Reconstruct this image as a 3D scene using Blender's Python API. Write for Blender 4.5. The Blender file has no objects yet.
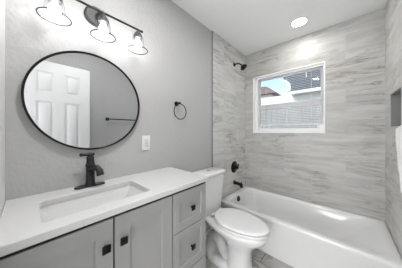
import bpy, bmesh, math, random
from mathutils import Vector, Matrix
random.seed(4)
C = bpy.context.scene.collection
PI = math.pi
# ------------------------------------------------------------------ camera
CAMX, CAMY, CAMZ = 1.193, 0.0, 1.265
cam = bpy.data.cameras.new('camera'); cam_o = bpy.data.objects.new('camera', cam); C.objects.link(cam_o)
cam.sensor_width = 36; cam.lens = 156.3 / 402 * 36; cam.shift_y = -3.0 / 402; cam.clip_start = 0.01
cam_o.location = (CAMX, CAMY, CAMZ); cam_o.rotation_euler = (PI / 2, 0, math.radians(42.3))
bpy.context.scene.camera = cam_o
# ------------------------------------------------------------------ world, lights, exposure
w = bpy.data.worlds.new('sky'); bpy.context.scene.world = w; w.use_nodes = True
wn = w.node_tree; wn.nodes.clear()
sky = wn.nodes.new('ShaderNodeTexSky'); sky.sky_type = 'NISHITA'; sky.sun_disc = False
sky.sun_elevation = math.radians(48); sky.sun_rotation = math.radians(200); sky.air_density = 1.0; sky.dust_density = 1.0
bg = wn.nodes.new('ShaderNodeBackground'); bg.inputs['Strength'].default_value = 0.23
wo = wn.nodes.new('ShaderNodeOutputWorld')
wn.links.new(sky.outputs[0], bg.inputs[0]); wn.links.new(bg.outputs[0], wo.inputs[0])
def sunlamp():
    s = bpy.data.lights.new('sun', 'SUN'); s.energy = 2.2; s.angle = math.radians(1.5); s.color = (1, .96, .9)
    o = bpy.data.objects.new('sun', s); C.objects.link(o); o.rotation_euler = (math.radians(48), 0, math.radians(-25))
sunlamp()
def area(name, loc, rot, sx, sy, e, col=(1, 1, 1)):
    l = bpy.data.lights.new(name, 'AREA'); l.shape = 'RECTANGLE'; l.size = sx; l.size_y = sy; l.energy = e; l.color = col
    o = bpy.data.objects.new(name, l); C.objects.link(o); o.location = loc; o.rotation_euler = rot
    return o
HALL_FILL_E = 38.0
BULB_S = 15.0
LENS_S = 44.0          # bathtub light; the added fill over the vanity is stronger
area('hallway_fill_light', (1.0, -1.35, 0.95), (math.radians(90 + 22), 0, 0), 1.6, 1.5, HALL_FILL_E, (.97, .985, 1))  # unseen fill added behind the camera, brightens the room through the doorway
vs = bpy.context.scene.view_settings
vs.view_transform = 'Standard'; vs.look = 'None'; vs.gamma = 1; vs.use_curve_mapping = False; vs.exposure = 1.05

# ------------------------------------------------------------------ materials
def mat(name, col, rough=.5, metal=0., spec=.5, bump=0., bscale=60., coat=0., var=0., vscale=5.):
    m = bpy.data.materials.new(name); m.use_nodes = True
    nt = m.node_tree; b = nt.nodes['Principled BSDF']
    b.inputs['Roughness'].default_value = rough; b.inputs['Metallic'].default_value = metal
    b.inputs['Specular IOR Level'].default_value = spec; b.inputs['Coat Weight'].default_value = coat
    tc = nt.nodes.new('ShaderNodeTexCoord')
    n = nt.nodes.new('ShaderNodeTexNoise'); n.inputs['Scale'].default_value = vscale; n.inputs['Detail'].default_value = 4
    nt.links.new(tc.outputs['Object'], n.inputs['Vector'])
    mx = nt.nodes.new('ShaderNodeMix'); mx.data_type = 'RGBA'
    mx.inputs['A'].default_value = (*[c * (1 - var) for c in col], 1); mx.inputs['B'].default_value = (*[min(1, c * (1 + var)) for c in col], 1)
    nt.links.new(n.outputs['Fac'], mx.inputs['Factor']); nt.links.new(mx.outputs['Result'], b.inputs['Base Color'])
    if bump:
        n2 = nt.nodes.new('ShaderNodeTexNoise'); n2.inputs['Scale'].default_value = bscale; n2.inputs['Detail'].default_value = 3
        nt.links.new(tc.outputs['Object'], n2.inputs['Vector'])
        bp = nt.nodes.new('ShaderNodeBump'); bp.inputs['Strength'].default_value = bump; bp.inputs['Distance'].default_value = .004
        nt.links.new(n2.outputs['Fac'], bp.inputs['Height']); nt.links.new(bp.outputs['Normal'], b.inputs['Normal'])
    return m
def emit(name, col, s):
    m = bpy.data.materials.new(name); m.use_nodes = True; b = m.node_tree.nodes['Principled BSDF']
    b.inputs['Base Color'].default_value = (.85, .85, .85, 1)
    b.inputs['Emission Color'].default_value = (*col, 1); b.inputs['Emission Strength'].default_value = s
    return m
def glassmat(name, tint=(1, 1, 1), gl=1.0, ior=1.5):
    m = bpy.data.materials.new(name); m.use_nodes = True; nt = m.node_tree; nt.nodes.clear()
    t = nt.nodes.new('ShaderNodeBsdfTransparent'); t.inputs[0].default_value = (*tint, 1)
    g = nt.nodes.new('ShaderNodeBsdfGlossy'); g.inputs['Roughness'].default_value = .03
    f = nt.nodes.new('ShaderNodeFresnel'); f.inputs[0].default_value = ior
    mu = nt.nodes.new('ShaderNodeMath'); mu.operation = 'MULTIPLY'; mu.inputs[1].default_value = gl
    x = nt.nodes.new('ShaderNodeMixShader'); o = nt.nodes.new('ShaderNodeOutputMaterial')
    nt.links.new(f.outputs[0], mu.inputs[0]); nt.links.new(mu.outputs[0], x.inputs[0]); nt.links.new(t.outputs[0], x.inputs[1])
    nt.links.new(g.outputs[0], x.inputs[2]); nt.links.new(x.outputs[0], o.inputs[0])
    return m
def tilemat(name, axis, tw, th, off, base, vein, dark, grout, rough=.42, mortar=.0022, zoff=0., uoff=0., rs=(.95, 7.0)):
    """veined stone-look tile in running bond; axis 'x' = wall facing x, 'y' = wall facing y, 'z' = floor"""
    m = bpy.data.materials.new(name); m.use_nodes = True; nt = m.node_tree; b = nt.nodes['Principled BSDF']; L = nt.links.new
    tc = nt.nodes.new('ShaderNodeTexCoord'); sp = nt.nodes.new('ShaderNodeSeparateXYZ'); L(tc.outputs['Object'], sp.inputs[0])
    cb = nt.nodes.new('ShaderNodeCombineXYZ')
    if axis == 'x': L(sp.outputs['Y'], cb.inputs[0]); L(sp.outputs['Z'], cb.inputs[1])
    if axis == 'y': L(sp.outputs['X'], cb.inputs[0]); L(sp.outputs['Z'], cb.inputs[1])
    if axis == 'z': L(sp.outputs['X'], cb.inputs[0]); L(sp.outputs['Y'], cb.inputs[1])
    mp = nt.nodes.new('ShaderNodeMapping'); mp.inputs['Location'].default_value = (uoff, zoff, 0); L(cb.outputs[0], mp.inputs[0])
    br = nt.nodes.new('ShaderNodeTexBrick'); br.offset = off; br.inputs['Scale'].default_value = 1
    br.inputs['Brick Width'].default_value = tw; br.inputs['Row Height'].default_value = th
    br.inputs['Mortar Size'].default_value = mortar; br.inputs['Mortar Smooth'].default_value = .2; br.inputs['Bias'].default_value = 0
    br.inputs['Color1'].default_value = (0, 0, 0, 1); br.inputs['Color2'].default_value = (1, 1, 1, 1); br.inputs['Mortar'].default_value = (.5, .5, .5, 1)
    L(mp.outputs[0], br.inputs['Vector'])
    rnd = nt.nodes.new('ShaderNodeMath'); rnd.operation = 'MULTIPLY'; rnd.inputs[1].default_value = 23.0; L(br.outputs['Color'], rnd.inputs[0])
    st = nt.nodes.new('ShaderNodeMapping'); st.inputs['Scale'].default_value = (rs[0], rs[1], 1); st.inputs['Rotation'].default_value = (0, 0, .05); L(cb.outputs[0], st.inputs[0])
    def noise(sc, det, dist, dw):
        n = nt.nodes.new('ShaderNodeTexNoise'); n.noise_dimensions = '4D'; n.inputs['Scale'].default_value = sc
        n.inputs['Detail'].default_value = det; n.inputs['Distortion'].default_value = dist; n.inputs['Roughness'].default_value = .7
        a = nt.nodes.new('ShaderNodeMath'); a.operation = 'ADD'; a.inputs[1].default_value = dw; L(rnd.outputs[0], a.inputs[0])
        L(st.outputs[0], n.inputs['Vector']); L(a.outputs[0], n.inputs['W']); return n
    n1 = noise(1.5, 7, .7, 0); n2 = noise(1.0, 5, .6, 7)
    r1 = nt.nodes.new('ShaderNodeValToRGB'); e = r1.color_ramp
    e.elements[0].position = .30; e.elements[0].color = (*vein, 1); e.elements[1].position = .58; e.elements[1].color = (*base, 1)
    L(n1.outputs['Fac'], r1.inputs[0])
    # thin veins: narrow band about the noise's middle value
    s = nt.nodes.new('ShaderNodeMath'); s.operation = 'SUBTRACT'; s.inputs[1].default_value = .5; L(n2.outputs['Fac'], s.inputs[0])
    ab = nt.nodes.new('ShaderNodeMath'); ab.operation = 'ABSOLUTE'; L(s.outputs[0], ab.inputs[0])
    r2 = nt.nodes.new('ShaderNodeValToRGB'); r2.color_ramp.elements[0].position = 0; r2.color_ramp.elements[0].color = (.85, .85, .85, 1)
    r2.color_ramp.elements[1].position = .032; r2.color_ramp.elements[1].color = (0, 0, 0, 1); L(ab.outputs[0], r2.inputs[0])
    # the veins fade in and out
    n3 = nt.nodes.new('ShaderNodeTexNoise'); n3.inputs['Scale'].default_value = 2.4; L(cb.outputs[0], n3.inputs['Vector'])
    r3 = nt.nodes.new('ShaderNodeValToRGB'); r3.color_ramp.elements[0].position = .42; r3.color_ramp.elements[1].position = .62; L(n3.outputs['Fac'], r3.inputs[0])
    mm = nt.nodes.new('ShaderNodeMath'); mm.operation = 'MULTIPLY'; L(r2.outputs[0], mm.inputs[0]); L(r3.outputs[0], mm.inputs[1])
    m1 = nt.nodes.new('ShaderNodeMix'); m1.data_type = 'RGBA'; L(mm.outputs[0], m1.inputs['Factor']); L(r1.outputs[0], m1.inputs['A']); m1.inputs['B'].default_value = (*dark, 1)
    m2 = nt.nodes.new('ShaderNodeMix'); m2.data_type = 'RGBA'; L(br.outputs['Fac'], m2.inputs['Factor']); L(m1.outputs['Result'], m2.inputs['A']); m2.inputs['B'].default_value = (*grout, 1)
    L(m2.outputs['Result'], b.inputs['Base Color']); b.inputs['Roughness'].default_value = rough
    bp = nt.nodes.new('ShaderNodeBump'); bp.inputs['Strength'].default_value = .25; bp.inputs['Distance'].default_value = .001; bp.invert = True
    L(br.outputs['Fac'], bp.inputs['Height']); L(bp.outputs['Normal'], b.inputs['Normal'])
    return m
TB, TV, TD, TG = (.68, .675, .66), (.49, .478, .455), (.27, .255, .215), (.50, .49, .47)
M = dict(
    wall=mat('grey_wall_paint', (.47, .47, .47), .55, bump=1.0, bscale=45, var=.015),
    casing=mat('white_casing_paint', (.80, .80, .80), .35),
    ceil=mat('ceiling_paint', (.90, .905, .90), .7, bump=.1, bscale=60, var=.01),
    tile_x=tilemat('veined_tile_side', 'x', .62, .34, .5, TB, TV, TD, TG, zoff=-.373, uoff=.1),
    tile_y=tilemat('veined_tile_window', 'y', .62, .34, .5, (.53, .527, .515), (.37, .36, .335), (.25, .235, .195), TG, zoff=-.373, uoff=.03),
    tile_z=tilemat('veined_tile_floor', 'z', .60, .30, .5, (.52, .51, .49), (.38, .37, .35), (.2, .19, .17), (.12, .115, .11), rough=.3, mortar=.004, rs=(2, 4)),
    cab=mat('grey_cabinet_paint', (.36, .36, .35), .38, var=.01),
    gap_shade=mat('painted_gap_shadow', (.015, .015, .015), .9),
    quartz=mat('white_quartz', (.64, .64, .635), .16, var=.02, vscale=40),
    porc=mat('white_porcelain', (.84, .84, .835), .10, coat=.3),
    tub=mat('white_tub_acrylic', (.80, .80, .795), .13, coat=.2),
    black=mat('matte_black_metal', (.012, .012, .012), .32, .6),
    bronze=mat('dark_bronze_metal', (.03, .03, .032), .3, .6),
    nickel=mat('brushed_dark_nickel', (.07, .07, .073), .55, .5),
    chrome=mat('chrome', (.7, .7, .72), .12, 1),
    mirror=mat('mirror_silver', (.72, .73, .735), .0, 1),
    white=mat('white_plastic', (.80, .80, .80), .3),
    vinyl=mat('white_vinyl', (.92, .92, .92), .35),
    door=mat('white_door_paint', (.62, .62, .625), .35),
    slat=mat('white_blind_slat', (.80, .80, .80), .4),
    shade=glassmat('clear_shade_glass', (.97, .97, .97), .16),
    rim=glassmat('shade_rim_glass', (.45, .45, .46), .6),
    pane=glassmat('window_pane', (.93, .95, .95), .8),
    bulb=emit('glowing_bulb', (1, .985, .965), BULB_S),
    lens=emit('ceiling_light_lens', (1, .99, .97), LENS_S), lens_fill=emit('added_fill_lens', (1, .99, .97), LENS_S * 3.2),
    terry=mat('white_towel_cloth', (.86, .86, .85), .9, bump=.8, bscale=220, var=.05, vscale=60),
    siding=mat('pale_siding', (.62, .62, .61), .7, var=.04),
    shingle=mat('dark_grey_shingle', (.07, .08, .085), .9, bump=.6, bscale=14, var=.25, vscale=9),
    redroof=mat('red_brown_shingle', (.17, .10, .09), .9, bump=.6, bscale=14, var=.2, vscale=9),
    fence=mat('grey_board_fence', (.27, .265, .255), .85, var=.15, vscale=4),
    lawn=mat('dry_grass', (.17, .18, .11), .95, var=.3, vscale=3),
    hallfloor=mat('hall_floor_wood', (.35, .30, .25), .5, var=.1),
)

# ------------------------------------------------------------------ mesh helpers
def box(bm, x0, x1, y0, y1, z0, z1, bev=0., seg=2):
    r = bmesh.ops.create_cube(bm, size=1)
    for v in r['verts']:
        v.co = Vector(((x0 + x1) / 2 + v.co.x * (x1 - x0), (y0 + y1) / 2 + v.co.y * (y1 - y0), (z0 + z1) / 2 + v.co.z * (z1 - z0)))
    if bev:
        es = list({e for v in r['verts'] for e in v.link_edges})
        bmesh.ops.bevel(bm, geom=es, offset=bev, segments=seg, affect='EDGES', profile=.5)
    return bm
def tube(bm, pts, rad, n=12, closed=False, caps=True):
    pts = [Vector(p) for p in pts]; k = len(pts)
    rads = rad if isinstance(rad, (list, tuple)) else [rad] * k
    rings = []; prev = None
    for i, p in enumerate(pts):
        if closed: d = (pts[(i + 1) % k] - pts[i - 1])
        else: d = pts[min(i + 1, k - 1)] - pts[max(i - 1, 0)]
        d.normalize()
        if prev is None:
            a = Vector((0, 0, 1)) if abs(d.z) < .9 else Vector((1, 0, 0)); u = d.cross(a).normalized()
        else:
            u = (prev - d * prev.dot(d)).normalized()
        prev = u; v = d.cross(u)
        rings.append([bm.verts.new(p + (u * math.cos(2 * PI * j / n) + v * math.sin(2 * PI * j / n)) * rads[i]) for j in range(n)])
    m = k if closed else k - 1
    for i in range(m):
        a, b = rings[i], rings[(i + 1) % k]
        for j in range(n): bm.faces.new((a[j], a[(j + 1) % n], b[(j + 1) % n], b[j]))
    if caps and not closed:
        bm.faces.new(rings[0][::-1]); bm.faces.new(rings[-1])
    return bm
def lathe(bm, prof, n=32, mtx=None, cap0=True, cap1=True):
    """prof: list of (radius, height) about the z axis, placed by mtx"""
    mtx = mtx or Matrix.Identity(4); rings = []
    for r, h in prof:
        if r < 1e-6: rings.append([bm.verts.new(mtx @ Vector((0, 0, h)))])
        else: rings.append([bm.verts.new(mtx @ Vector((r * math.cos(2 * PI * j / n), r * math.sin(2 * PI * j / n), h))) for j in range(n)])
    for a, b in zip(rings, rings[1:]):
        if len(a) == 1 and len(b) == 1: continue
        for j in range(n):
            if len(a) == 1: bm.faces.new((a[0], b[(j + 1) % n], b[j]))
            elif len(b) == 1: bm.faces.new((a[j], a[(j + 1) % n], b[0]))
            else: bm.faces.new((a[j], a[(j + 1) % n], b[(j + 1) % n], b[j]))
    if cap0 and len(rings[0]) > 1: bm.faces.new(rings[0][::-1])
    if cap1 and len(rings[-1]) > 1: bm.faces.new(rings[-1])
    return bm
def facing(loc, d):
    """matrix whose z axis points along d"""
    q = Vector(d).normalized().to_track_quat('Z', 'Y'); return Matrix.Translation(loc) @ q.to_matrix().to_4x4()
def loft(bm, loops, cap0=True, cap1=True):
    rings = [[bm.verts.new(p) for p in l] for l in loops]; n = len(rings[0])
    for a, b in zip(rings, rings[1:]):
        for j in range(n): bm.faces.new((a[j], a[(j + 1) % n], b[(j + 1) % n], b[j]))
    if cap0: bm.faces.new(rings[0][::-1])
    if cap1: bm.faces.new(rings[-1])
    return bm
def rrect(x0, x1, y0, y1, z, r, k=8):
    out = []
    r = min(r, (x1 - x0) / 2 - 1e-4, (y1 - y0) / 2 - 1e-4)
    for cx, cy, a0 in ((x1 - r, y1 - r, 0), (x0 + r, y1 - r, 90), (x0 + r, y0 + r, 180), (x1 - r, y0 + r, 270)):
        for i in range(k + 1):
            a = math.radians(a0 + 90 * i / k); out.append((cx + r * math.cos(a), cy + r * math.sin(a), z))
    return out
def egg(xb, xf, yc, hw, z, n=48, p=2.15, bias=.42):
    """oval outline, blunt at the back (xb), long at the front (xf)"""
    xm = xb + (xf - xb) * bias; out = []
    for i in range(n):
        a = 2 * PI * i / n; c, s = math.cos(a), math.sin(a)
        ex = 2 / p; X = abs(c) ** ex * (1 if c > 0 else -1); Y = abs(s) ** ex * (1 if s > 0 else -1)
        out.append((xm + X * ((xf - xm) if X > 0 else (xm - xb)), yc + Y * hw, z))
    return out
def obj(name, bm, m, parent=None, smooth=None, loc=None):
    bmesh.ops.remove_doubles(bm, verts=bm.verts, dist=1e-6); bmesh.ops.recalc_face_normals(bm, faces=bm.faces)
    me = bpy.data.meshes.new(name); bm.to_mesh(me); bm.free(); me.materials.append(m)
    o = bpy.data.objects.new(name, me); C.objects.link(o)
    if smooth is not None:
        for p in me.polygons: p.use_smooth = True
        me.set_sharp_from_angle(angle=math.radians(smooth))
    if parent:
        o.parent = parent; o.matrix_parent_inverse = Matrix.Translation([-c for c in root_loc(parent)])
    return o
def root_loc(p):
    v = Vector(p.location)
    q = p.parent
    while q: v += Vector(q.location) * 0; q = q.parent
    return v if p.type == 'EMPTY' else Vector((0, 0, 0))
def thing(name, loc, label, cat, group=None):
    o = bpy.data.objects.new(name, None); C.objects.link(o); o.location = loc; o.empty_display_size = .05
    o['label'] = label; o['category'] = cat
    if group: o['group'] = group
    return o
def tag(o, label, cat, group=None):
    o['label'] = label; o['category'] = cat
    if group: o['group'] = group
    return o
def struct(name, bm, m, parent=None, smooth=None):
    o = obj(name, bm, m, parent, smooth)
    if not parent: o['kind'] = 'structure'
    return o
B = bmesh.new
def frame(b, x0, x1, z0, z1, wl, wr, wb, wt, y0, y1, e=.002):
    """closed rectangular frame in the x-z plane, mitred, with small edge bevels"""
    def ring(i, y): return [(x0 + i[0], y, z0 + i[2]), (x1 - i[1], y, z0 + i[2]), (x1 - i[1], y, z1 - i[3]), (x0 + i[0], y, z1 - i[3])]
    o, n = (0, 0, 0, 0), (wl, wr, wb, wt)
    L = [ring(o, y1), ring(o, y0 + e), ring((e,) * 4, y0), ring([q - e for q in n], y0), ring(n, y0 + e), ring(n, y1), ring(o, y1)]
    return loft(b, L, False, False)

# ------------------------------------------------------------------ room shell
W, D, H = 1.50, 2.368, 2.490         # tile faces and ceiling
YN = -0.077                          # wall behind the camera (inner face)
YT = 1.513                           # where tile starts
WX0, WX1, WZ0, WZ1 = .147, 1.035, 1.237, 2.098   # window opening
struct('floor', box(B(), -.12, 1.62, -.17, 2.52, -.05, 0), M['tile_z'])
struct('ceiling', box(B(), -.12, 1.64, -.17, 2.52, H, H + .06), M['ceil'])
struct('wall_vanity', box(B(), -.12, 0, -.17, 2.52, 0, H), M['wall'])
struct('trim_1', box(B(), 0, .012, YT, D, .30, H), M['tile_x'])              # tile field behind the shower head
struct('trim_2', box(B(), -.002, .016, YT - .009, YT, .30, H, .003), mat('tile_edge_metal', (.33, .33, .33), .35, .6))
b = B()
for a in ((-.12, WX0, 0, H), (WX1, 1.64, 0, H), (WX0, WX1, 0, WZ0), (WX0, WX1, WZ1, H)): box(b, a[0], a[1], D, D + .14, a[2], a[3])
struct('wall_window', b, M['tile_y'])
# right wall, painted part and tiled part with a recessed niche
NY0, NY1, NZ0, NZ1 = 1.78, 2.147, 1.30, 1.582
struct('wall_right', box(B(), W + .012, 1.64, -.17, YT, 0, H), M['wall'])
b = B()
for a in ((YT, NY0, 0, H), (NY1, D, 0, H), (NY0, NY1, 0, NZ0), (NY0, NY1, NZ1, H)): box(b, W, 1.64, a[0], a[1], a[2], a[3])
box(b, W + .09, 1.64, NY0, NY1, NZ0, NZ1)
struct('wall_niche', b, M['tile_x'])
b = B()
t = .006
for a in ((NY0 - t, NY1 + t, NZ0 - t, NZ0 + .001), (NY0 - t, NY1 + t, NZ1 - .001, NZ1 + t), (NY0 - t, NY0 + .001, NZ0, NZ1), (NY1 - .001, NY1 + t, NZ0, NZ1)):
    box(b, W - .002, W + .003, a[0], a[1], a[2], a[3])
lin = B()
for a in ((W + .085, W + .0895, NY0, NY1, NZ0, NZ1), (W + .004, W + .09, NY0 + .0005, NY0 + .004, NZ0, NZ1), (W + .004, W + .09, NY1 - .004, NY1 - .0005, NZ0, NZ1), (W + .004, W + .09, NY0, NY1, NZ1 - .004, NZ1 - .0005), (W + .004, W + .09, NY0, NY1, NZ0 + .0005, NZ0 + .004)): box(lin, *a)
struct('trim_5', lin, mat('niche_grey_liner', (.26, .26, .25), .3, var=.05))  # liner inside the niche, darker than the wall around it
struct('trim_3', b, mat('niche_edge_trim', (.55, .55, .54), .3, .3))
# near wall with the doorway the view is taken from
DX0, DX1, DH = .70, 1.365, 2.06
b = B()
for a in ((-.12, DX0, 0, H), (DX1, 1.64, 0, H), (DX0, DX1, DH, H)): box(b, a[0], a[1], YN - .10, YN, a[2], a[3])
struct('wall_near', b, M['casing'])
b = B()
box(b, DX0 - .06, DX0, YN, YN + .014, 0, DH + .06, .003); box(b, DX0, DX1, YN, YN + .014, DH, DH + .06, .003); box(b, DX1, DX1 + .06, YN, YN + .014, 0, DH + .06, .003)
struct('trim_4', b, M['casing'])
struct('baseboard_left', box(B(), 0, .012, .885, YT - .01, 0, .085, .003), M['casing'])
struct('baseboard_right', box(B(), W, W + .012, DX1 + .2 - 1.2, YT, 0, .085, .003), M['casing'])
# hallway seen by nobody but holding the added fill light
b = B(); box(b, -.4, 2.1, -1.55, -.17, -.05, 0); struct('floor_hall', b, M['hallfloor'])
b = B(); box(b, -.4, 2.1, -1.55, -.178, H, H + .06); struct('ceiling_hall', b, M['ceil'])
b = B(); box(b, -.4, 2.1, -1.65, -1.55, 0, H); struct('wall_hall', b, M['casing'])
b = B(); box(b, -.5, -.4, -1.65, -.17, 0, H); struct('wall_hall_left', b, M['casing'])
b = B(); box(b, 2.1, 2.2, -1.65, -.17, 0, H); box(b, 1.64, 2.1, -.27, -.178, 0, H); struct('wall_hall_right', b, M['casing'])

# ------------------------------------------------------------------ door leaf, open against the right wall (seen in the mirror)
dl = thing('door_1', (1.335, YN + .02, 0), 'white six panel interior door standing open, seen in the round mirror', 'door'); dl['kind'] = 'structure'
del dl['category']; 
LY0, LY1, LX0, LX1 = YN + .02, .535, 1.318, 1.353
b = B(); box(b, LX0 + .006, LX1 - .006, LY0, LY1, .01, 2.05)
# stiles and rails stand proud of the panels
lw = LY1 - LY0; st = .105; mid = .095; rails = ((.01, .22), (.80, .99), (1.60, 1.70), (1.93, 2.05))
obj('door_core', b, M['door'], dl)
b = B()
for y0, y1 in ((LY0, LY0 + st), (LY1 - st, LY1)): box(b, LX0, LX1, y0, y1, .01, 2.05)
cm = (LY0 + LY1) / 2
for z0, z1 in rails: box(b, LX0 + .0002, LX1 - .0002, LY0 + st - .001, LY1 - st + .001, z0, z1)
for z0, z1 in ((.22, .80), (.99, 1.60), (1.70, 1.93)): box(b, LX0 + .0004, LX1 - .0004, cm - mid / 2, cm + mid / 2, z0 - .001, z1 + .001)
obj('door_frame', b, M['door'], dl)
for (z0, z1) in ((.22, .80), (.99, 1.60), (1.70, 1.93)):
    for y0, y1 in ((LY0 + st, cm - mid / 2), (cm + mid / 2, LY1 - st)):
        b = B(); box(b, LX0 + .001, LX0 + .010, y0 + .022, y1 - .022, z0 + .022, z1 - .022, .0055); obj('door_panel', b, M['door'], dl, 30)
b = B(); lathe(b, [(.028, 0), (.028, .006), (.01, .010), (.01, .03), (.026, .036), (.03, .05), (.02, .062), (0, .065)], 24, facing((LX0, LY1 - .06, .93), (-1, 0, 0)))
obj('door_handle', b, M['black'], dl, 40)
# towel bar on the painted right wall (seen in the mirror)
tb = thing('towel_bar', (W + .012, 1.1, 1.447), 'black metal towel bar on the grey wall, seen in the round mirror', 'towel bar')
for yy in (.80, 1.41):
    b = B(); lathe(b, [(.025, 0), (.025, .010), (.012, .014), (.012, .058), (0, .060)], 24, facing((W + .012, yy, 1.447), (-1, 0, 0))); obj('wall_post', b, M['black'], tb, 40)
b = B(); tube(b, [(W - .035, .795, 1.447), (W - .035, 1.415, 1.447)], .008, 12); obj('bar', b, M['black'], tb, 40)

# ------------------------------------------------------------------ window
wnd = thing('window_1', ((WX0 + WX1) / 2, D + .06, WZ0), 'white vinyl single hung window above the bathtub', 'window'); wnd['kind'] = 'structure'
FY = D + .050
f = .032; x0, x1, s, ZR = WX0 + .06, WX1 - f, .03, 1.627
obj('window_frame', frame(B(), WX0, WX1, WZ0, WZ1, .06, f, .034, f, FY, FY + .07), M['vinyl'], wnd)
obj('window_liner', frame(B(), WX0, WX1, WZ0, WZ1, .014, .014, .014, .014, D - .006, FY - .0005), M['vinyl'], wnd)
ls = obj('lower_sash', frame(B(), x0, x1, WZ0 + .034, ZR + .036, s, s, .031, .072, FY + .012, FY + .038), M['vinyl'], wnd)
b = B(); box(b, x0 + s, x1 - s, FY + .022, FY + .026, WZ0 + .065, ZR - .03); obj('pane', b, M['pane'], ls)
us = obj('upper_sash', frame(B(), x0, x1, ZR - .02, WZ1 - f, .02, .02, .04, .02, FY + .040, FY + .062), M['vinyl'], wnd)
b = B(); box(b, x0 + .02, x1 - .02, FY + .049, FY + .053, ZR + .02, WZ1 - f - .02); obj('pane', b, M['pane'], us)
# mini blind inside the reveal, slats open
bl = thing('window_blind', ((WX0 + WX1) / 2, D + .022, WZ1 - .03), 'white mini blind with open slats hanging in the bathroom window', 'blind')
bx0, bx1, by = WX0 + .07, WX1 - .018, D + .024
b = B(); box(b, bx0, bx1, by - .014, by + .014, WZ1 - .042, WZ1 - .015, .002); obj('headrail', b, M['slat'], bl)
ZB = 1.352
b = B(); zz = ZB + .022; tilt = math.radians(9)
while zz < WZ1 - .05:
    n = 5
    row = []
    for xx in (bx0 + .002, bx1 - .002):
        row.append([bm_v for bm_v in [b.verts.new((xx, by + (i / (n - 1) - .5) * .025 * math.cos(tilt), zz + (i / (n - 1) - .5) * .025 * math.sin(tilt) + .0016 * (1 - (2 * i / (n - 1) - 1) ** 2))) for i in range(n)]])
    for i in range(n - 1): b.faces.new((row[0][i], row[0][i + 1], row[1][i + 1], row[1][i]))
    zz += .0215
slo = obj('slats', b, M['slat'], bl, 60)
md = slo.modifiers.new('thickness', 'SOLIDIFY'); md.thickness = .0007
b = B(); box(b, bx0, bx1, by - .012, by + .012, ZB - .006, ZB + .008, .002); obj('bottom_rail', b, M['slat'], bl)
for xx in (bx0 + .12, (bx0 + bx1) / 2, bx1 - .12):
    b = B()
    for dy in (-.0135, .0135): tube(b, [(xx, by + dy, ZB), (xx, by + dy, WZ1 - .04)], .0008, 6)
    obj('ladder_cord', b, M['slat'], bl)
b = B(); tube(b, [(.845, by - .018, WZ1 - .04), (.845, by - .019, WZ1 - .15)], [.0035, .006], 8); obj('tilt_wand', b, M['slat'], bl)

# ------------------------------------------------------------------ outside the window
struct('ground', box(B(), -14, 14, 2.6, 30, -1.0, -.6), M['lawn'])
nb = thing('neighbour_house', (1.0, 7.0, -.6), 'pale sided neighbouring house with dark shingled roof outside the window', 'house')
b = B(); box(b, -2.6, 4.5, 5.9, 10.5, -.6, 2.50)
for k in range(17): box(b, -2.62, 4.52, 5.885, 5.91, -.5 + k * .175, -.36 + k * .175)
obj('wall', b, M['siding'], nb)
b = B(); pts = [(-.06, 2.54), (-.07, 2.68), (-.12, 2.85), (-.25, 3.0), (-.42, 3.10), (-.42, 4.6), (4.8, 4.6), (4.8, 2.54)]
fr = [b.verts.new((x, 5.6 + (z - 2.54) * .9, z)) for x, z in pts]; bk = [b.verts.new((x, 5.8 + (z - 2.54) * .9, z)) for x, z in pts]
b.faces.new(fr); b.faces.new(bk[::-1])
for i in range(len(pts)): b.faces.new((fr[i], fr[i - 1], bk[i - 1], bk[i]))
obj('roof', b, M['shingle'], nb)
b = B(); tube(b, [(x - .03, 5.65 + (z - 2.54) * .9, z) for x, z in pts[:5]], .04, 10); box(b, -.06, 4.8, 5.62, 5.9, 2.44, 2.56, .01); obj('fascia', b, M['casing'], nb, 50)
nh = thing('far_house', (-4.5, 12, -.6), 'low house with red-brown roof farther off at left outside the window', 'house')
b = B(); box(b, -8, -2.6, 11.6, 15, -.6, 3.95); obj('wall', b, M['siding'], nh)
b = B()
v = [b.verts.new(p) for p in ((-8.4, 11.2, 3.9), (-2.2, 11.2, 3.9), (-2.2, 15.4, 3.9), (-8.4, 15.4, 3.9), (-7.5, 13.0, 5.3), (-3.4, 13.0, 4.9))]
for fc in ((0, 1, 5, 4), (1, 2, 5), (2, 3, 4, 5), (3, 0, 4), (3, 2, 1, 0)): b.faces.new([v[i] for i in fc])
obj('roof', b, M['redroof'], nh)
fn = thing('board_fence', (-1, 4.6, -.6), 'grey board fence standing in the yard outside the window', 'fence')
b = B()
for k in range(56): box(b, -6 + k * .15, -6 + k * .15 + .143, 4.6, 4.62, -.6, 1.93 + .006 * (k % 3))
obj('boards', b, M['fence'], fn)
b = B(); box(b, -6, 2.4, 4.62, 4.66, -.2, -.1); box(b, -6, 2.4, 4.62, 4.66, 1.5, 1.6); obj('rails', b, M['fence'], fn)

# ------------------------------------------------------------------ vanity cabinet
ZT = .886
CT, CB = .933, .904                  # countertop top and underside
VX, VY1 = .452, .868                 # face of the doors, right end of the carcass
va = thing('vanity_cabinet', (.22, .40, 0), 'grey shaker vanity cabinet with two doors and three drawers', 'cabinet')
b = B(); xf = VX - .020
box(b, .002, xf, YN + .003, YN + .021, .09, CB - .001); box(b, .002, xf, VY1 - .018, VY1, .09, CB - .001)      # side panels
box(b, .003, .015, YN + .0215, VY1 - .0185, .09, CB - .001); box(b, .0155, xf, YN + .0215, VY1 - .0185, .09, .108)  # back and bottom
box(b, xf - .018, xf, YN + .0215, VY1 - .0185, .1085, CB - .001); box(b, .0155, xf - .0185, .561, .579, .1085, CB - .001)  # front frame, divider
box(b, .002, VX - .07, YN + .003, VY1 - .004, 0, .09); obj('carcass', b, M['cab'], va)
b = B(); box(b, VX - .0195, VX - .018, YN + .006, VY1 - .004, .095, .88); box(b, VX - .0195, VX - .003, YN + .004, VY1 - .001, ZT + .001, CB - .0005); obj('painted_gap_shadow', b, M['gap_shade'], va)  # black strips paint the shade under the counter and between the fronts
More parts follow.
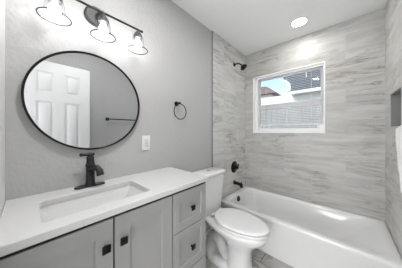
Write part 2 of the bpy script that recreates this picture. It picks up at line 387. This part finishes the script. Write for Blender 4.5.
def shaker(name, y0, y1, z0, z1, fw):
    b = B(); x1 = VX; x0 = VX - .019; xi = x1 - .011
    # one outline with a recessed panel: outer ring, inner ring, recessed ring
    def ring(yy0, yy1, zz0, zz1, x): return [(x, yy0, zz0), (x, yy1, zz0), (x, yy1, zz1), (x, yy0, zz1)]
    e = .0015
    loft(b, [ring(y0, y1, z0, z1, x0), ring(y0, y1, z0, z1, x1 - e), ring(y0 + e, y1 - e, z0 + e, z1 - e, x1),
             ring(y0 + fw, y1 - fw, z0 + fw, z1 - fw, x1), ring(y0 + fw + .003, y1 - fw - .003, z0 + fw + .003, z1 - fw - .003, xi)])
    return obj(name, b, M['cab'], va)
def knob(parent, y, z):
    b = B(); lathe(b, [(.008, 0), (.0065, .004), (.0055, .012), (.0065, .016)], 16, facing((VX, y, z), (1, 0, 0)))
    box(b, VX + .015, VX + .024, y - .0155, y + .0155, z - .0155, z + .0155, .002)
    return obj('knob', b, M['black'], parent, 35)
ZT = .886
d = shaker('door', YN + .006, .2465, .10, ZT, .066); knob(d, .215, .775)
d = shaker('door', .2535, .566, .10, ZT, .066); knob(d, .285, .775)
for z0, z1, kz in ((.645, ZT, .765), (.369, .641, .508), (.10, .365, .235)):
    d = shaker('drawer', .574, VY1 - .001, z0, z1, .048); knob(d, .7215, kz)
# ------------------------------------------------------------------ countertop with sink cut-out
SX0, SX1, SY0, SY1 = .135, .392, .030, .462
ct = B()
ox0, ox1, oy0, oy1 = .001, .467, YN + .001, .882
k = 6
def outer(z, e=0): # same vertex count as rrect
    return rrect(ox0 + e, ox1 - e, oy0 + e, oy1 - e, z, .003, k)
def inner(z, e=0): return rrect(SX0 - e, SX1 + e, SY0 - e, SY1 + e, z, .022, k)
loops = [inner(CB), outer(CB), outer(CT - .0025), outer(CT, .0025), inner(CT, .002), inner(CT - .002), inner(CB)]
loft(ct, loops, False, False)
cto = obj('countertop', ct, M['quartz'], None, 30)
tag(cto, 'white quartz countertop with rectangular sink cut-out on the grey vanity', 'countertop')
# undermount basin
b = B(); K = 6
zz = CB - .0015
L = [rrect(SX0 - .02, SX1 + .02, SY0 - .02, SY1 + .02, zz - .012, .03, K), rrect(SX0 - .02, SX1 + .02, SY0 - .02, SY1 + .02, zz, .03, K),
     rrect(SX0 - .003, SX1 + .003, SY0 - .003, SY1 + .003, zz, .028, K), rrect(SX0, SX1, SY0, SY1, zz - .006, .018, K),
     rrect(SX0 + .045, SX1 - .03, SY0 + .08, SY1 - .08, zz - .085, .008, K), rrect(SX0 + .052, SX1 - .036, SY0 + .087, SY1 - .087, zz - .090, .010, K),
     rrect(SX0 + .08, SX1 - .05, SY0 + .115, SY1 - .115, zz - .095, .03, K), rrect(SX0 + .11, SX1 - .09, SY0 + .19, SY1 - .19, zz - .098, .018, K)]
loft(b, L, False, True)
sk = obj('sink', b, mat('sink_porcelain', (.64, .64, .635), .12, coat=.2), None, 28); tag(sk, 'white rectangular undermount sink basin set into the countertop', 'sink')
b = B(); lathe(b, [(.021, 0), (.021, .002), (.015, .003), (.014, .001), (0, .001)], 24, Matrix.Translation((.275, .246, zz - .0978))); obj('drain', b, M['bronze'], sk, 40)
# faucet
fx, fy = .062, .249
fa = thing('faucet', (fx, fy, CT), 'dark bronze single lever faucet behind the sink', 'faucet')
b = B(); loft(b, [rrect(fx - .026, fx + .026, fy - .078, fy + .078, CT + .0002, .0255, 8), rrect(fx - .026, fx + .026, fy - .078, fy + .078, CT + .004, .0255, 8),
                  rrect(fx - .022, fx + .022, fy - .074, fy + .074, CT + .009, .0215, 8)]); obj('base_plate', b, M['bronze'], fa, 40)
b = B(); lathe(b, [(.028, .008), (.0255, .016), (.0235, .028), (.0225, .06), (.0225, .118), (.025, .122), (.025, .130), (.0215, .136), (.0195, .160), (.021, .172), (.016, .180), (0, .182)], 28, Matrix.Translation((fx, fy, CT)))
obj('body', b, M['bronze'], fa, 40)
b = B(); P = [(fx + .008, fy, CT + .106), (fx + .028, fy + .011, CT + .116), (fx + .047, fy + .020, CT + .116), (fx + .060, fy + .026, CT + .106), (fx + .070, fy + .031, CT + .098), (fx + .075, fy + .034, CT + .072)]
tube(b, P, [.0175, .017, .0165, .017, .0185, .0205], 20); obj('spout', b, M['bronze'], fa, 50)
b = B(); hz = CT + .190
lathe(b, [(.012, -.010), (.015, -.004), (.015, .004), (.008, .010), (0, .012)], 20, Matrix.Translation((fx, fy, hz)))
tube(b, [(fx, fy + .020, hz + .002), (fx, fy, hz), (fx, fy - .028, hz + .001), (fx, fy - .040, hz + .002)], [.009, .009, .0075, .009], 12)
lathe(b, [(0, -.011), (.009, -.007), (.0115, 0), (.009, .007), (0, .011)], 16, facing((fx, fy - .044, hz + .002), (0, 1, 0)))
obj('lever_handle', b, M['bronze'], fa, 50)

# ------------------------------------------------------------------ round mirror
mi = thing('round_mirror', (0, .274, 1.45), 'large round wall mirror with thin black frame above the vanity', 'mirror')
my, mz, mr = .274, 1.450, .302
b = B(); n = 96; rings = []
for (r_, x_) in ((mr - .010, .002), (mr, .002), (mr, .028), (mr - .0015, .030), (mr - .0085, .030), (mr - .010, .028)):
    rings.append([b.verts.new((x_, my + r_ * math.cos(2 * PI * j / n), mz + r_ * math.sin(2 * PI * j / n))) for j in range(n)])
for i in range(6):
    a, c = rings[i], rings[(i + 1) % 6]
    for j in range(n): b.faces.new((a[j], a[(j + 1) % n], c[(j + 1) % n], c[j]))
obj('mirror_frame', b, M['black'], mi, 40)
b = B(); lathe(b, [(mr - .0105, 0), (mr - .0105, .020)], 96, facing((.002, my, mz), (1, 0, 0))); obj('mirror_glass', b, M['mirror'], mi)

# ------------------------------------------------------------------ vanity light
vl = thing('vanity_light', (0, .303, 2.0), 'three light vanity fixture with clear bell glass shades above the mirror', 'wall lamp')
LZ, LX = 1.990, .105
b = B(); lathe(b, [(.062, 0), (.062, .010), (.057, .020), (.052, .024), (0, .025)], 40, facing((0.0, .290, 2.005), (1, 0, 0))); obj('backplate', b, M['nickel'], vl, 35)
b = B(); tube(b, [(.02, .298, 2.005), (.06, .300, 2.005), (.09, .303, 2.0), (LX, .303, LZ)], [.015, .012, .010, .009], 14); obj('arm', b, M['nickel'], vl, 50)
b = B(); tube(b, [(LX, .303 - .250, LZ), (LX, .303 + .250, LZ)], .0065, 14)
for yy in (.303 - .25, .303 + .25): lathe(b, [(0, -.009), (.008, -.006), (.0095, 0), (.008, .006), (0, .009)], 14, Matrix.Translation((LX, yy, LZ)))
obj('bar', b, M['bronze'], vl, 40)
for yy in (.088, .306, .524):
    b = B(); lathe(b, [(.008, -.004), (.009, -.012), (.013, -.018), (.026, -.036), (.029, -.042), (.029, -.062), (.022, -.064), (0, -.064)], 24, Matrix.Translation((LX, yy, LZ)))
    so = obj('socket', b, M['nickel'], vl, 40)
    b = B(); prof = [(.029, -.044), (.035, -.058), (.040, -.080), (.043, -.105), (.046, -.124), (.053, -.136), (.065, -.144)]
    tube(b, [(LX + .0655 * math.cos(2 * PI * q / 48), yy + .0655 * math.sin(2 * PI * q / 48), LZ - .1455) for q in range(48)], .0018, 8, closed=True)
    lathe(b, prof, 48, Matrix.Translation((LX, yy, LZ)), False, False)
    sh = obj('glass_shade', b, M['shade'], so, 60); m2 = sh.modifiers.new('thickness', 'SOLIDIFY'); m2.thickness = .002; m2.offset = 0; sh.data.materials.append(M['rim'])
    for p_ in sh.data.polygons:
        if p_.center.z < LZ - .1425: p_.material_index = 1
    b = B(); lathe(b, [(0, -.064), (.011, -.066), (.012, -.074), (.018, -.086), (.0235, -.098), (.0245, -.108), (.020, -.121), (.011, -.129), (0, -.131)], 28, Matrix.Translation((LX, yy, LZ)))
    obj('bulb', b, M['bulb'], so, 80)

# ------------------------------------------------------------------ outlet
ou = thing('wall_outlet', (0, .642, 1.167), 'white rectangular outlet plate on the grey wall beside the mirror', 'outlet')
oy, oz = .642, 1.168
b = B(); box(b, .0005, .006, oy - .036, oy + .036, oz - .060, oz + .060, .003); obj('cover_plate', b, M['white'], ou, 40)
b = B(); box(b, .0055, .0085, oy - .0165, oy + .0165, oz - .034, oz + .034, .0015)
ins = obj('receptacle', b, mat('receptacle_plastic', (.70, .70, .70), .35), ou, 40)
b = B()
for dz in (-.02, .02):
    box(b, .0083, .0089, oy - .0075, oy - .0055, oz + dz - .004, oz + dz + .004); box(b, .0083, .0089, oy + .005, oy + .007, oz + dz - .004, oz + dz + .004)
box(b, .0083, .0092, oy - .006, oy + .006, oz - .006, oz - .001); box(b, .0083, .0092, oy - .006, oy + .006, oz + .001, oz + .006)
obj('slots', b, mat('slot_grey', (.42, .42, .42), .6), ins)
for dz in (-.049, .049):
    b = B(); lathe(b, [(.003, 0), (.0025, .001), (0, .0012)], 12, facing((.006, oy, oz + dz), (1, 0, 0))); obj('screw', b, M['white'], ou)

# ------------------------------------------------------------------ towel ring
ty, tz = .955, 1.527
tr = thing('towel_ring', (0, ty, tz), 'round black towel ring on the grey wall right of the mirror', 'towel ring')
b = B(); lathe(b, [(.023, 0.0005), (.023, .010), (.013, .015), (.010, .03), (.010, .052), (.012, .056), (0, .060)], 28, facing((0, ty, tz), (1, 0, 0))); obj('wall_post', b, M['black'], tr, 40)
b = B(); R_ = .073; cz = tz - R_ - .004
tube(b, [(.047 , ty + .012+ R_ * math.sin(2 * PI * i / 48), cz + R_ * math.cos(2 * PI * i / 48)) for i in range(48)], .0042, 10, closed=True); obj('ring', b, M['black'], tr, 60)

# ------------------------------------------------------------------ toilet
TY = 1.29
to = thing('toilet', (.40, TY, 0), 'white two piece toilet with closed lid between vanity and bathtub', 'toilet')
def dsec(x0, x1, hw, z, r=.05, bow=.02, k=8):
    """tank outline with rounded, slightly bowed front"""
    out = []
    for x, y, zz in rrect(x0, x1, TY - hw, TY + hw, z, r, k):
        t_ = (x - x0) / (x1 - x0); out.append((x + bow * t_ * (1 - ((y - TY) / hw) ** 2), y, zz))
    return out
b = B(); loft(b, [dsec(.035, .175, .150, .385), dsec(.03, .185, .165, .40), dsec(.025, .192, .178, .50), dsec(.022, .20, .195, .66), dsec(.02, .205, .203, .797)]); obj('tank', b, M['porc'], to, 50)
b = B(); loft(b, [dsec(.018, .208, .206, .797), dsec(.014, .215, .214, .802), dsec(.013, .217, .216, .822), dsec(.016, .214, .213, .830), dsec(.03, .20, .20, .835)]); tl = obj('tank_lid', b, M['porc'], to, 50)
b = B(); lathe(b, [(.024, 0), (.024, .004), (.021, .006), (.020, .0045), (0, .0045)], 28, Matrix.Translation((.115, TY + .02, .835))); obj('flush_button', b, M['chrome'], tl, 40)
# bowl and pedestal in one surface
S = [(.375, .612, .102, 0), (.375, .612, .102, .03), (.382, .602, .096, .05), (.388, .595, .092, .13), (.385, .605, .093, .22), (.36, .64, .108, .275), (.29, .69, .138, .32), (.19, .728, .160, .352), (.11, .742, .176, .38), (.10, .748, .178, .405), (.105, .744, .174, .411)]
b = B(); loft(b, [egg(a, c, TY, h, z, p=2.2 if z > .2 else 2.5, bias=.5) for a, c, h, z in S]); obj('bowl', b, M['porc'], to, 60)
b = B(); loft(b, [egg(.13, .50, TY, .105, 0, p=2.6, bias=.5), egg(.13, .50, TY, .105, .028, p=2.6, bias=.5), egg(.145, .485, TY, .09, .045, p=2.6, bias=.5)]); obj('foot', b, M['porc'], to, 60)
b = B()   # trapway: an S-shaped pipe behind the pedestal
tube(b, [(.42, TY, .11), (.37, TY, .09), (.32, TY, .11), (.28, TY, .165), (.24, TY, .195), (.20, TY, .185), (.18, TY, .14), (.175, TY, .09), (.175, TY, .03)], [.066, .062, .056, .054, .054, .054, .056, .060, .068], 22)
obj('trapway', b, M['porc'], to, 70)
for sgn in (-1, 1):
    b = B(); lathe(b, [(.016, 0), (.016, .008), (.011, .018), (0, .021)], 20, Matrix.Translation((.27, TY + sgn * .078, .040))); obj('bolt_cap', b, M['white'], to, 50)
b = B(); loft(b, [egg(.245, .751, TY, .172, .4125, bias=.42, p=2.0), egg(.242, .755, TY, .176, .418, bias=.42, p=2.0), egg(.242, .755, TY, .176, .432, bias=.42, p=2.0), egg(.246, .751, TY, .172, .437, bias=.42, p=2.0)]); obj('seat', b, M['white'], to, 40)
b = B(); loft(b, [egg(.248, .748, TY, .169, .4405, bias=.42, p=2.0), egg(.243, .754, TY, .175, .444, bias=.42, p=2.0), egg(.243, .754, TY, .175, .454, bias=.42, p=2.0), egg(.25, .746, TY, .168, .460, bias=.42, p=2.0), egg(.27, .715, TY, .148, .4635, bias=.42, p=2.0), egg(.35, .62, TY, .08, .465, bias=.42, p=2.0)]); obj('seat_lid', b, M['white'], to, 60)
for sgn in (-1, 1):
    b = B(); lathe(b, [(.013, -.022), (.014, -.02), (.014, .02), (.013, .022)], 20, facing((.236, TY + sgn * .07, .436), (0, 1, 0))); obj('hinge', b, M['white'], to, 50)
# water supply stop and hose
sv = thing('water_stop_valve', (0, 1.0, .17), 'small water stop valve low on the wall behind the toilet', 'valve')
b = B(); lathe(b, [(.028, .0005), (.026, .006), (.010, .010), (.009, .05)], 24, facing((0.012, 1.005, .17), (1, 0, 0))); obj('flange', b, M['chrome'], sv, 40)
b = B(); lathe(b, [(.013, 0), (.013, .035), (.010, .04)], 18, facing((.055, 1.005, .17), (1, 0, 0))); tube(b, [(.075, 1.005, .17), (.075, 1.005, .205)], .008, 14); obj('valve_body', b, M['chrome'], sv, 40)
b = B(); lathe(b, [(.018, 0), (.020, .004), (.020, .012), (.016, .016), (0, .017)], 20, facing((.095, 1.005, .17), (1, 0, 0))); obj('valve_handle', b, M['white'], sv, 40)
b = B(); tube(b, [(.075, 1.005, .205), (.078, 1.01, .25), (.09, 1.05, .30), (.10, 1.13, .34), (.10, 1.16, .375)], .0055, 10); obj('supply_hose', b, M['chrome'], sv, 60)

# ------------------------------------------------------------------ bathtub
TX0, TX1, TY0, TY1, TZ = .0135, 1.4985, 1.638, 2.3665, .378
bt = thing('bathtub', (.75, 2.0, 0), 'white alcove bathtub with plain apron under the window', 'bathtub')
K = 10
def o_(z, e=0, fr=0): return rrect(TX0 + e, TX1 - e, TY0 + e + fr, TY1 - e, z, .012, K)
def i_(z, xa, xb, ya, yb, r): return rrect(TX0 + xa, TX1 - xb, TY0 + ya, TY1 - yb, z, r, K)
b = B(); loft(b, [o_(.001, 0, .012), o_(.32, 0, .010), o_(.345, 0, 0), o_(TZ - .014, 0), o_(TZ - .004, .004), o_(TZ, .014),
    i_(TZ, .070, .050, .060, .035, .10), i_(TZ - .003, .078, .062, .068, .043, .10), i_(TZ - .012, .085, .085, .074, .052, .11), i_(TZ - .03, .09, .125, .080, .060, .12),
    i_(.27, .10, .21, .095, .075, .14), i_(.18, .115, .30, .115, .095, .15), i_(.11, .14, .38, .14, .12, .15), i_(.07, .18, .45, .175, .15, .14), i_(.055, .26, .54, .24, .21, .11)], True, True)
obj('tub_shell', b, M['tub'], bt, 50)
b = B(); lathe(b, [(.037, 0), (.037, .006), (.030, .013), (0, .014)], 28, facing((TX0 + .093, 1.97, .318), (1, 0, .15))); obj('overflow_plate', b, M['black'], bt, 40)
b = B(); lathe(b, [(.03, 0), (.028, .003), (0, .003)], 24, Matrix.Translation((.32, 2.0, .0525))); obj('drain', b, M['black'], bt, 40)
# caulk-fine tile edge handled by the wall; spout, valve, shower head on the tiled wall
PY = 2.02
sp_ = thing('tub_spout', (.012, PY, .535), 'black tub spout on the tiled wall below the shower valve', 'tub spout')
b = B(); lathe(b, [(.030, 0), (.030, .006), (.024, .010)], 24, facing((.012, PY, .512), (1, 0, 0))); obj('flange', b, M['black'], sp_, 40)
b = B(); tube(b, [(.02, PY, .512), (.08, PY, .509), (.125, PY, .502), (.140, PY, .494)], [.022, .022, .024, .020], 20)
tube(b, [(.128, PY, .507), (.130, PY, .467)], [.019, .020], 18); lathe(b, [(.006, 0), (.006, .012), (.009, .014), (.009, .022), (0, .023)], 14, Matrix.Translation((.125, PY, .522)))
obj('spout_body', b, M['black'], sp_, 50)
sv2 = thing('shower_valve', (.012, PY, .735), 'round black shower valve with lever on the tiled wall', 'shower valve')
b = B(); lathe(b, [(.085, 0), (.085, .005), (.074, .012), (0, .013)], 40, facing((.012, PY, .738), (1, 0, 0))); obj('escutcheon', b, M['black'], sv2, 40)
b = B(); lathe(b, [(.030, 0), (.026, .03), (.024, .05), (.02, .055), (0, .056)], 28, facing((.022, PY, .738), (1, 0, 0)))
tube(b, [(.060, PY, .738), (.068, PY + .012, .762), (.074, PY + .022, .79)], [.012, .009, .008], 12); obj('lever_handle', b, M['black'], sv2, 50)
shd = thing('shower_arm_and_sprayer', (.012, PY, 2.235), 'black shower head on a short arm high on the tiled wall', 'shower head')
b = B(); lathe(b, [(.030, 0), (.028, .006), (.012, .012)], 28, facing((.012, PY, 2.235), (1, 0, 0))); obj('flange', b, M['black'], shd, 40)
b = B(); tube(b, [(.015, PY, 2.235), (.05, PY, 2.238), (.085, PY, 2.232), (.115, PY, 2.212), (.135, PY, 2.190)], .0095, 14); obj('arm', b, M['black'], shd, 50)
b = B(); lathe(b, [(.012, -.005), (.016, .004), (.017, .014), (.024, .022), (.043, .040), (.048, .048), (.048, .058), (.043, .061), (0, .061)], 36, facing((.130, PY, 2.197), (.62, 0, -.78)))
obj('spray_head', b, M['black'], shd, 40)

# ------------------------------------------------------------------ recessed ceiling light and an added fill
def downlight(x, y, label, lens='lens'):
    rl = thing('recessed_light', (x, y, H), label, 'ceiling light', 'round recessed lights in the ceiling')
    b = B(); lathe(b, [(.084, 0), (.084, -.003), (.077, -.006), (.069, -.005), (.067, 0)], 48, Matrix.Translation((x, y, H)), False, False); obj('trim_ring', b, M['white'], rl, 40)
    b = B(); lathe(b, [(.0675, -.001), (.0675, -.003), (0, -.0035)], 48, Matrix.Translation((x, y, H))); obj('lens', b, M[lens], rl)
downlight(.826, 2.045, 'round white recessed light in the ceiling above the bathtub')
downlight(.72, .42, 'unseen fill light added to the ceiling in front of the vanity', 'lens_fill')  # added out of view to brighten the counter and floor

# ------------------------------------------------------------------ white towel hanging under the niche
b = B(); n, mrow = 22, 26
y0t, y1t = 1.60, 1.778
gf = []; gb = []
for r in range(mrow + 1):
    z = 1.295 - r / mrow * .43; row = []; rowb = []
    fall = r / mrow
    for c in range(n + 1):
        u = c / n; yl = y1t - max(0, fall - .62) * .40 * 1.0
        y = y0t + (yl - y0t) * u
        x = W - .010 - .006 - .006 * math.sin(u * 21 + r * .10) - .004 * math.sin(u * 9 - r * .22)
        zz_ = z + .02 * math.sin(u * 5) * (1 - fall) * .4
        row.append(b.verts.new((x - .004, y, zz_))); rowb.append(b.verts.new((min(x + .006, W - .001), y, zz_)))
    gf.append(row); gb.append(rowb)
for r in range(mrow):
    for c in range(n):
        b.faces.new((gf[r][c], gf[r][c + 1], gf[r + 1][c + 1], gf[r + 1][c])); b.faces.new((gb[r][c], gb[r + 1][c], gb[r + 1][c + 1], gb[r][c + 1]))
for r in range(mrow):
    b.faces.new((gf[r][0], gf[r + 1][0], gb[r + 1][0], gb[r][0])); b.faces.new((gf[r][n], gb[r][n], gb[r + 1][n], gf[r + 1][n]))
for c in range(n):
    b.faces.new((gf[0][c], gb[0][c], gb[0][c + 1], gf[0][c + 1])); b.faces.new((gf[mrow][c], gf[mrow][c + 1], gb[mrow][c + 1], gb[mrow][c]))
tw = obj('towel', b, M['terry'], None, 70); tag(tw, 'white rumpled towel hanging on the tiled wall below the niche', 'towel')
